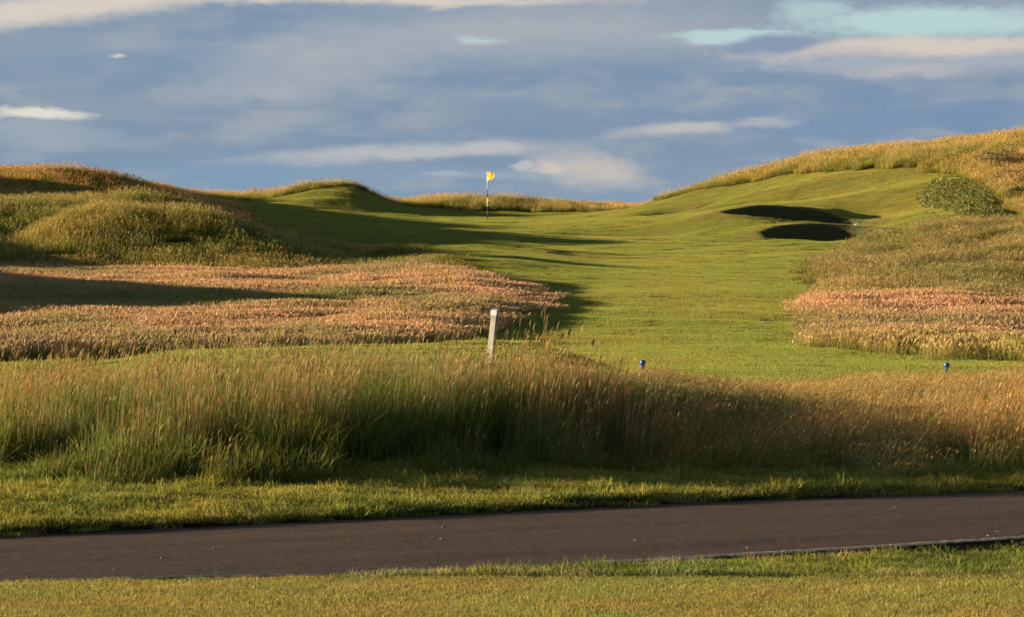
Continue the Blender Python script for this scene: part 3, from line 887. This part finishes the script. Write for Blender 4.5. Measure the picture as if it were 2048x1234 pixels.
# --- mown turf: fairway, green, tee and smooth slopes
def rough_any(x, y):
    m = np.zeros(x.shape, bool)
    for p in (PINK_L, DUNE_L, RIDGE, HILL_R, MOUND_R, PINK_R):
        m |= pip(x, y, p)
    return m
g1 = jitter_grid(-12, 13, 24.4, 50, .40, 51)
g2 = jitter_grid(-30, 28, 50, 158, .50, 52)
gx = np.concatenate([g1[0], g2[0]]); gy = np.concatenate([g1[1], g2[1]])
keep = (~rough_any(gx, gy)) & visible(gx, gy, .18, 4.5)
r1, r2 = bunker_masks(gx, gy)
keep &= (r1 > 1.26) & (r2 > 1.26)
keep &= ~((gy < 26) & (gx > .3) & (gx < 8))
gx, gy = gx[keep], gy[keep]; n = len(gx)
r = np.random.default_rng(53)
# dry/pale streaks and greener hollows
dry = NP(gx, gy * .6, 2.2, 101)
dryhill = sstep(gx, 8, 11) * sstep(gy, 112, 122)
t_ = np.clip(dry * .55 + .5 * dryhill * NP(gx, gy, 1.6, 103), 0, 1)
tint = lerp((.88, 1.0, .85), (1.22, 1.0, .95), t_) * (.93 + .14 * r.random(n))[:, None] * (1 + .14 * dryhill)[:, None]
scatter('mown_turf', 'turf', gx, gy, r.integers(0, 3, n), .95 + .2 * r.random(n), tint, 'short mown green turf of the fairway, putting green and smooth hillside', 'turf', tilt=True, seed=54)
gx, gy = jitter_grid(5, 14.5, 105, 126.5, .17, 56)
r1, r2 = bunker_masks(gx, gy)
keep = (np.minimum(r1, r2) > 1.02 - .30 * sstep(gx, 10.6, 11.2)) & (np.minimum(r1, r2) < 1.34)
gx, gy = gx[keep], gy[keep]; n = len(gx)
r = np.random.default_rng(57)
scatter('mown_turf', 'lawn', gx, gy, r.integers(0, 3, n), np.full(n, 1.15), np.ones((n, 3)) * (.9 + .2 * r.random(n))[:, None], 'short turf round the rims of the two bunkers', 'turf', tilt=False, seed=58)
# --- pink fescues
def fescue(name, poly, box, step, seed, label, gfun):
    x, y = jitter_grid(*box, step, seed)
    wx_, wy_ = .28 * fnoise(x, y, 1.6, seed), .45 * fnoise(x, y, 1.6, seed + 5)
    jr = np.random.default_rng(seed + 9)
    wx_ = wx_ + jr.normal(0, .14, len(x)); wy_ = wy_ + jr.normal(0, .35, len(x))
    k = pip(x + wx_, y + wy_, poly) & visible(x, y, .18, 2)
    x, y, wx_, wy_ = x[k], y[k], wx_[k], wy_[k]
    inner = np.zeros(len(x))
    for q in range(8):
        inner += pip(x + wx_ + .55 * math.cos(q * .785), y + wy_ + .8 * math.sin(q * .785), poly)
    inner = .72 + .28 * np.clip((inner / 8 - .35) / .65, 0, 1)
    rr = np.random.default_rng(seed + 1)
    kind, pk, sc_, sz_, tn = gfun(x, y, rr)
    scatter(name, kind, x, y, pk, sc_, tn, label, 'grass', tilt=False, spin=.8, seed=seed + 2, sz=sz_ * inner, sink=.02)
def g_pink(x, y, rr):
    n = len(x)
    pat = NP(x, y, 2.0, 111)
    g = NP(x, y * .5, 3.0, 113)
    tn = lerp((1.0, 1.04, .86), (1.2, 1.1, 1.08), np.clip(pat * 1.4 - .1, 0, 1)) * (.85 + .3 * rr.random(n))[:, None]
    tn = tn * (1 - .22 * (g > .66)[:, None] * np.array([1, .6, .8]))
    fr = (sstep(y, 50.2, 48.6) * (x > 3) + .55 * sstep(y, 63.5, 66.5) * (x > 3))[:, None]
    tn = tn * (1 - fr * np.array([.16, -.01, .26]))
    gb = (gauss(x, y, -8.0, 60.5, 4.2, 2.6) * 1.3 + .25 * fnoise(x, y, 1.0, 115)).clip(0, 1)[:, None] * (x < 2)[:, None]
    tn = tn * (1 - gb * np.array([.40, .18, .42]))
    return 'fescue', rr.integers(0, 4, n), .9 + .3 * rr.random(n), (1 - .4 * sstep(x, -1.2, .6) * (x < 3)) * (.60 + .34 * NP(x, y, 1.1, 112)), tn
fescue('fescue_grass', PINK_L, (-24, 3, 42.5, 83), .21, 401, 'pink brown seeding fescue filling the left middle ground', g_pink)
fescue('fescue_grass', PINK_R, (3.5, 20, 42.5, 68), .20, 411, 'pink brown seeding fescue at the right edge, below the olive grass mound', g_pink)
def g_dune(x, y, rr):
    n = len(x)
    pat = NP(x, y, 2.2, 121)
    gr = NP(x, y, 1.3, 122)
    pk = np.where(rr.random(n) < np.clip(gr * 1.3 - .35, 0.04, .8), 3 + rr.integers(0, 2, n), rr.integers(0, 3, n))
    tn = lerp((.66, .80, .62), (.98, .92, .80), pat) * (.8 + .4 * rr.random(n))[:, None]
    return 'dune', pk, .85 + .4 * rr.random(n), (.6 + .55 * NP(x, y, 1.0, 123)), tn
def g_dune_short(x, y, rr):
    a = g_dune(x, y, rr)
    k = 1 - .55 * sstep(x, -5.5, -2.5)
    lit_crest = sstep(y, 97, 103)[:, None]  # sunlit orange of the rear crest, put into the grass tint
    a = (a[0], a[1], a[2], a[3], a[4] * (1 + lit_crest * np.array([.22, .0, .05])))
    return a[0], a[1], a[2], a[3] * k, a[4] * np.array([1.2, 1.2, 1.05])
fescue('dune_grass', DUNE_L, (-34, -.4, 74, 141), .27, 421, 'rough olive and brown grass covering the dunes at the left', g_dune_short)
fescue('dune_grass', MOUND_R, (5.5, 24, 66, 108), .24, 431, 'golden olive grass on the rounded mound at the right edge', g_dune)
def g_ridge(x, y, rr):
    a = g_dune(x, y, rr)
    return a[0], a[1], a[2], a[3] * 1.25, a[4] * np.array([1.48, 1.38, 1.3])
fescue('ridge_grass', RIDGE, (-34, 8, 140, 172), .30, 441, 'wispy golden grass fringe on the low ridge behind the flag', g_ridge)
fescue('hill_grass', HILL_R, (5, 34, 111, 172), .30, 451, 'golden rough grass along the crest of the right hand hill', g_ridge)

# ------------------------------------------------------------------ single objects
def empty(name, loc, rot=(0, 0, 0)):
    o = bpy.data.objects.new(name, None)
    o.empty_display_size = .1
    o.location = loc
    o.rotation_euler = rot
    COL.objects.link(o)
    return o
class MB:
    def __init__(s):
        s.v = []; s.f = []
    def lathe(s, prof, seg=20, c=(0, 0, 0), cap=True):
        o = len(s.v)
        for r_, z_ in prof:
            for k in range(seg):
                a = 2 * math.pi * k / seg
                s.v.append((c[0] + r_ * math.cos(a), c[1] + r_ * math.sin(a), c[2] + z_))
        for i in range(len(prof) - 1):
            for k in range(seg):
                k2 = (k + 1) % seg
                s.f.append((o + i * seg + k, o + i * seg + k2, o + (i + 1) * seg + k2, o + (i + 1) * seg + k))
        if cap:
            s.f.append(tuple(o + k for k in range(seg))[::-1])
            s.f.append(tuple(o + (len(prof) - 1) * seg + k for k in range(seg)))
        return s
    def tube(s, pts, rad, seg=8):
        o = len(s.v)
        pts = [Vector(p) for p in pts]
        rad = rad if hasattr(rad, '__len__') else [rad] * len(pts)
        for i, p in enumerate(pts):
            d = (pts[min(i + 1, len(pts) - 1)] - pts[max(i - 1, 0)]).normalized()
            a = d.cross(Vector((0, 1, 0)) if abs(d.y) < .9 else Vector((1, 0, 0))).normalized()
            b = d.cross(a)
            for k in range(seg):
                t = 2 * math.pi * k / seg
                s.v.append(tuple(p + (a * math.cos(t) + b * math.sin(t)) * rad[i]))
        for i in range(len(pts) - 1):
            for k in range(seg):
                k2 = (k + 1) % seg
                s.f.append((o + i * seg + k, o + i * seg + k2, o + (i + 1) * seg + k2, o + (i + 1) * seg + k))
        s.f.append(tuple(o + k for k in range(seg))[::-1])
        s.f.append(tuple(o + (len(pts) - 1) * seg + k for k in range(seg)))
        return s
    def build(s, name, mat, parent=None, smooth=True, bevel=0.0):
        me = bpy.data.meshes.new(name)
        me.from_pydata(s.v, [], s.f)
        me.materials.append(mat)
        for p in me.polygons:
            p.use_smooth = smooth
        me.update()
        o = bpy.data.objects.new(name, me)
        COL.objects.link(o)
        if parent: o.parent = parent
        if bevel:
            m = o.modifiers.new('bevel', 'BEVEL'); m.width = bevel; m.segments = 2
        return o
H1 = lambda x, y: float(height(np.array([float(x)]), np.array([float(y)]))[0])

M_WHITE = plain('white_paint', (.80, .78, .74), .45, .4, .05)
M_BLACK = plain('black_paint_and_shade', (.025, .025, .03), .45, .4, .1)
M_YEL = plain('yellow_cloth', (.9, .36, .02), .8, .1, .06, 20)
M_METAL = plain('dull_metal', (.35, .35, .36), .4, .5, .1, 30, 0, .8)
# flagstick on the green
fx, fy = (975 - 1024) / F * 141, 141.0
fz = H1(fx, fy)
fl = empty('flagstick', (fx, fy, fz))
tag(fl, 'black and white banded flagstick with a yellow flag on the green', 'flagstick')
topz = CAMZ - (343 - HOR) * fy / F - fz
b1 = topz - .36 - .36; b2 = b1 - .33; b3 = b2 - .37
for z0, z1, mt in ((b1, topz, M_WHITE), (b2, b1, M_BLACK), (b3, b2, M_WHITE), (-.05, b3, M_BLACK)):  # lowest black length paints in the dune's shade on the pole
    MB().lathe([(.019, z0 + .001), (.019, z1 - .001)], 16).build('pole', mt, fl, True)
MB().lathe([(.021, 0), (.024, .012), (.012, .03), (.001, .034)], 16, (0, 0, topz)).build('finial', M_METAL, fl)
# limp flag: folded cloth hanging to the right of the pole
nu, nv = 22, 16
ft = MB()
for j in range(nv + 1):
    v_ = j / nv
    for i in range(nu + 1):
        u_ = i / nu
        wdt = .36 * max(.32, math.sqrt(max(0, 1 - ((v_ - .52) / .62) ** 2)))
        x_ = .019 + wdt * u_
        y_ = .035 * math.sin(u_ * 8 + v_ * 2.5) * u_ ** .6 + .03 * u_ * math.sin(v_ * 5)
        z_ = topz - .015 - .345 * v_ - .03 * u_ * (1 - v_)
        ft.v.append((x_, y_, z_))
for j in range(nv):
    for i in range(nu):
        a_ = j * (nu + 1) + i
        ft.f.append((a_, a_ + 1, a_ + nu + 2, a_ + nu + 1))
fo = ft.build('flag', M_YEL, fl)
fo.rotation_euler = (0, 0, math.radians(-48))
md = fo.modifiers.new('thick', 'SOLIDIFY'); md.thickness = .003
# wooden post leaning in the bank grass
M_POST = plain('weathered_wood', (.34, .32, .28), .85, .2, .22, 14, .5)
px_, py_ = (977 - 1024) / F * 25.6, 25.6
pz_ = H1(px_, py_)
ptop = CAMZ - (636 - HOR) * py_ / F - pz_
from mathutils import Matrix
pr = empty('wooden_post', (px_ - .006, py_, pz_), (Matrix.Rotation(math.radians(6.0), 3, 'Y') @ Matrix.Rotation(math.radians(-28), 3, 'Z')).to_euler())
tag(pr, 'short pale weathered wooden post leaning right in the bank grass', 'post')
pb = MB()
hw, hd, L_ = .022, .017, ptop + .05
for k, (zz, sx) in enumerate(((-.15, 1), (.1, 1.0), (.3, 1.01), (L_ - .012, 1.0))):
    for sx_, sy_ in ((-1, -1), (1, -1), (1, 1), (-1, 1)):
        pb.v.append((sx_ * hw * sx, sy_ * hd * sx, zz + (.006 * sy_ if k == 3 else 0)))
for k in range(3):
    for q in range(4):
        q2 = (q + 1) % 4
        pb.f.append((k * 4 + q, k * 4 + q2, k * 4 + 4 + q2, k * 4 + 4 + q))
pb.f.append((3, 2, 1, 0)); pb.f.append((12, 13, 14, 15))
pb.build('shaft', M_POST, pr, False, .002)
M_CAP = plain('chalky_paint', (.42, .45, .52), .7, .3, .1, 40)
cp = MB()
zt = L_ - .03
for zz, g in ((zt, .0035), (L_ + .012, .0035), (L_ + .017, -.002)):
    for sx_, sy_ in ((-1, -1), (1, -1), (1, 1), (-1, 1)):
        cp.v.append((sx_ * (hw + g), sy_ * (hd + g), zz + (.004 * sy_ if zz > zt else 0)))
for k in range(2):
    for q in range(4):
        q2 = (q + 1) % 4
        cp.f.append((k * 4 + q, k * 4 + q2, k * 4 + 4 + q2, k * 4 + 4 + q))
cp.f.append((3, 2, 1, 0)); cp.f.append((8, 9, 10, 11))
cp.build('painted_top', M_CAP, pr, False, .0015)
# two blue tee markers
M_BLUE = plain('blue_plastic', (.015, .06, .34), .25, .6, .1)
tm = empty('tee_marker', (0, 0, 0))
MB().lathe([(.006, .0), (.010, .02), (.017, .05), (.026, .078), (.033, .100), (.035, .114), (.033, .124), (.024, .132), (.010, .136), (.001, .137)], 28).build('head', M_BLUE, tm)
MB().lathe([(.001, -.07), (.006, -.05), (.006, .0)], 10).build('spike', M_METAL, tm)
tm2 = tm.copy(); COL.objects.link(tm2)
for ch in list(tm.children):
    c2 = ch.copy(); COL.objects.link(c2); c2.parent = tm2
for o_, px, lab in ((tm, 1285, 'blue plastic tee marker nearer the middle of the photo, behind the bank grass'),
                    (tm2, 1892, 'blue plastic tee marker at the right, below the pink fescue')):
    x_ = (px - 1024) / F * 42; o_.location = (x_, 42, CAMZ - (741 - HOR) * 42 / F)
    o_.location.z = max(H1(x_, 42), CAMZ - (748 - HOR) * 42 / F)
    o_.rotation_euler = (0, math.radians(3 if px < 1500 else 8), 0)
    tag(o_, lab, 'tee marker', 'blue tee markers')
# golf ball
bx, by = (1587 - 1024) / F * 50.5, 50.5
gb = MB().lathe([(.0215 * math.sin(math.pi * k / 14) + 1e-4, -.0215 * math.cos(math.pi * k / 14)) for k in range(15)], 24).build('golf_ball', plain('ball_white', (.85, .84, .80), .35, .5, .03, 300, .3))
gb.location = (bx, by, H1(bx, by) + .034)
tag(gb, 'white golf ball on the fairway beside the right hand fescue', 'golf ball')
# bunker rake beside the lower right end of the upper bunker
rx_, ry_ = (1711 - 1024) / F * 112.5, 112.5
rk = empty('bunker_rake', (rx_, ry_, H1(rx_, ry_) + .03))
tag(rk, 'bunker rake with a pale head resting at the tip of the bunker', 'rake')
rk.location.z = max(rk.location.z, CAMZ - (454 - HOR) * ry_ / F)
MB().tube([(0, 0, .03), (.35, .5, .22), (.75, 1.1, .34)], .011, 8).build('handle', plain('rake_wood', (.10, .07, .04), .7, .2, .2), rk)
hb = MB()
hb.tube([(-.05, -.02, .0), (.0, 0, .03), (.045, .02, .065)], [.018, .022, .018], 10)
for k in range(7):
    q = -.05 + k * .017
    hb.tube([(q, -.02, .0 + (q + .05) * .9), (q, -.07, -.03 + (q + .05) * .9)], .004, 6)
hb.build('head', plain('rake_head', (.80, .78, .66), .5, .3, .05), rk)

# ---- shrubs on the right hill, leaf by leaf
def leafy(cx, cy, pts, normals_up, size, cols, seed, mat):
    r = np.random.default_rng(seed)
    n = len(pts)
    s = size * (.6 + .8 * r.random(n))
    a = r.normal(0, 1, (n, 3)); a /= np.linalg.norm(a, axis=1)[:, None]
    up = np.array([-.35, -.3, .40]) + .75 * a; up /= np.linalg.norm(up, axis=1)[:, None]
    t = np.cross(up, r.normal(0, 1, (n, 3))); t /= np.linalg.norm(t, axis=1)[:, None]
    b = np.cross(up, t)
    P0 = pts - t * s[:, None] * .5
    P1 = pts + b * s[:, None] * .28 + up * s[:, None] * .06
    P2 = pts + t * s[:, None] * .5
    P3 = pts - b * s[:, None] * .28 + up * s[:, None] * .06
    V = np.stack([P0, P1, P2, P3], 1).reshape(-1, 3)
    Fq = np.arange(n * 4).reshape(n, 4)
    c = np.array(cols)[r.integers(0, len(cols), n)] * (.6 + .8 * r.random(n))[:, None]
    return V, Fq, np.repeat(c, 4, 0)
def leaf_mat():
    m, b = new_mat('shrub_leaves')
    a = b.node('ShaderNodeAttribute', attribute_type='GEOMETRY', attribute_name='col')
    d = b.node('ShaderNodeBsdfDiffuse'); tr = b.node('ShaderNodeBsdfTranslucent')
    b.l.new(a.outputs['Color'], d.inputs[0]); b.l.new(a.outputs['Color'], tr.inputs[0])
    mx = b.node('ShaderNodeMixShader'); mx.inputs[0].default_value = .3
    b.l.new(d.outputs[0], mx.inputs[1]); b.l.new(tr.outputs[0], mx.inputs[2])
    o = b.node('ShaderNodeOutputMaterial'); b.l.new(mx.outputs[0], o.inputs[0])
    return m
M_LEAF = leaf_mat()
M_STEM = plain('shrub_wood', (.12, .085, .05), .8, .2, .3)
def shrub(name, cx, cy, rx, ry, h, nl, size, cols, label, cat, seed, rot=0.0, group=None):
    r = np.random.default_rng(seed)
    base = H1(cx, cy)
    root = empty(name, (cx, cy, base))
    tag(root, label, cat, group)
    # sub-mounds give the crown an uneven outline
    nm = 9
    ms = []
    for k in range(nm):
        a = r.random() * 6.28; q = math.sqrt(r.random()) * .75
        ms.append((q * math.cos(a), q * math.sin(a), .38 + .3 * r.random(), .65 + .5 * r.random()))
    pts = []
    while len(pts) < nl:
        m = ms[r.integers(0, nm)]
        d = r.normal(0, 1, 3); d /= np.linalg.norm(d)
        d[2] = abs(d[2])
        rad = m[2] * (.72 + .33 * r.random())
        u, v = m[0] + d[0] * rad, m[1] + d[1] * rad
        w = m[3] * d[2] * (.8 + .3 * r.random())
        pts.append((u, v, w))
    pts = np.array(pts)
    c, s_ = math.cos(rot), math.sin(rot)
    x = pts[:, 0] * rx * c - pts[:, 1] * ry * s_; y = pts[:, 0] * rx * s_ + pts[:, 1] * ry * c
    z = height(cx + x, cy + y) - base + pts[:, 2] * h + .04
    V, Fq, Cc = leafy(cx, cy, np.stack([x, y, z], -1), None, size, cols, seed + 1, M_LEAF)
    o = mesh_np('foliage', V, Fq, M_LEAF, False, Cc, 'col'); o.parent = root
    return root
shrub('bramble_patch', 15.75, 123.8, 1.35, 7.8, .14, 22000, .08, [(.17, .18, .05), (.20, .20, .06), (.14, .16, .045), (.24, .22, .07)],
      'spreading dark green bramble patch on the smooth right hillside', 'bramble patch', 900)
shrub('gorse_bush', 17.9, 121.5, .8, 1.2, .42, 3000, .08, [(.10, .12, .04), (.14, .14, .05), (.22, .17, .08)],
      'dark green bush at the right edge, below the brown scrub', 'bush', 910, 0, 'bushes at the right edge of the hill')
shrub('gorse_bush', 18.35, 127.5, .9, 1.2, .42, 3000, .08, [(.26, .18, .09), (.34, .23, .12), (.14, .14, .05)],
      'brown and green bush at the right edge, in the middle of the scrub', 'bush', 920, 0, 'bushes at the right edge of the hill')
shrub('gorse_bush', 18.55, 133.5, 1.0, 1.3, .5, 3000, .08, [(.16, .14, .06), (.30, .19, .11), (.12, .12, .05)],
      'dark brownish bush at the right edge, highest up the slope', 'bush', 930, 0, 'bushes at the right edge of the hill')

# ---- weeds standing above the bank grass
M_DOCK = plain('dock_seed', (.13, .065, .04), .8, .1, .3, 60)
M_DSTEM = plain('dock_stem', (.22, .16, .08), .8, .1, .2, 60)
def weed(px, py, Y, lean, hl, hr, label, seed):
    r = np.random.default_rng(seed)
    x = (px - 1024) / F * Y
    ztop = CAMZ - (py - HOR) * Y / F
    x0 = x - lean * (ztop - .3)
    z0 = H1(x0, Y)
    root = empty('weed_stalk', (x0, Y, z0))
    tag(root, label, 'weed', 'dark weed stalks above the bank grass')
    Hh = ztop - z0
    dx = x - x0
    MB().tube([(0, 0, -.02), (dx * .35, 0, Hh * .45), (dx * .85, .0, Hh * .85), (dx, 0, Hh)], [.003, .0025, .002, .0015], 6).build('stem', M_DSTEM, root)
    hd = MB()
    for k in range(46):
        t = r.random(); q = hr * math.sin(math.pi * (.1 + .85 * t)) ** .6
        a = r.random() * 6.28
        cz = Hh - hl * .5 + hl * t
        cx_ = dx * (1 - (1 - t) * .12) + q * math.cos(a); cy_ = q * math.sin(a)
        s_ = .0028 + .002 * r.random()
        hd.lathe([(1e-4, -s_), (s_, 0), (1e-4, s_ * 1.3)], 5, (cx_, cy_, cz), False)
    hd.build('seed_head', M_DOCK, root, False)
for i, w_ in enumerate(((350, 664, 23.0, .05, .035, .006, 'slim dark seeding weed farthest left above the bank grass'),
                        (428, 674, 23.2, .02, .040, .005, 'upright dark weed between the slim leftmost weed and a pair of weeds'),
                        (457, 679, 23.2, -.03, .030, .005, 'dark weed just right of the upright dark weed at the left'),
                        (461, 715, 22.6, .08, .024, .011, 'round headed dark thistle in front of the tee edge at the left'),
                        (1126, 671, 23.6, .22, .034, .006, 'nodding dark weed, lower of the two right of the wooden post'),
                        (1141, 663, 23.6, .24, .036, .006, 'nodding reddish weed, upper of the two right of the wooden post'),
                        (1188, 684, 23.6, .25, .036, .005, 'nodding weed well right of the wooden post, above the bank grass'))):
    weed(*w_, 950 + i)
# ---- pebbles on the road
r = np.random.default_rng(77)
M_PEB = [plain('pale_stone', (.24, .21, .18), .8, .2, .15, 90), plain('warm_stone', (.17, .13, .10), .8, .2, .15, 90)]
protos = []
for k in range(4):
    m_ = MB()
    ph_ = r.random((6, 9)) * .5 + .75
    for i in range(6):
        th = math.pi * (i + .5) / 6
        for j in range(9):
            a = 2 * math.pi * j / 9
            q = ph_[i, j]
            m_.v.append((q * math.sin(th) * math.cos(a), q * math.sin(th) * math.sin(a) * .8, q * .5 * math.cos(th)))
    for i in range(5):
        for j in range(9):
            j2 = (j + 1) % 9
            m_.f.append((i * 9 + j, i * 9 + j2, (i + 1) * 9 + j2, (i + 1) * 9 + j))
    m_.f.append(tuple(range(9))[::-1]); m_.f.append(tuple(range(45, 54)))
    protos.append(m_.build('pebble', M_PEB[k % 2], None, True))
for k in range(44):
    o_ = protos[k] if k < 4 else protos[k % 4].copy()
    if k >= 4: COL.objects.link(o_)
    x = r.uniform(-2.4, 2.9)
    yn, yf2 = float(road_near(np.array([x]))[0]), float(road_far(np.array([x]))[0])
    t = r.random() ** 2.2
    s_ = (.0032 + .0045 * r.random() ** 2)
    o_.location = (x, yn + .10 + (yf2 - yn - .15) * t, .004 + .012 * math.sin(math.pi * t) + s_ * .2)
    o_.scale = (s_ * 1.5, s_ * 1.3, s_)
    o_.rotation_euler = (0, 0, r.random() * 6.28)
    tag(o_, 'small loose pale pebble lying on the dark road', 'pebble', 'pebbles scattered on the road')
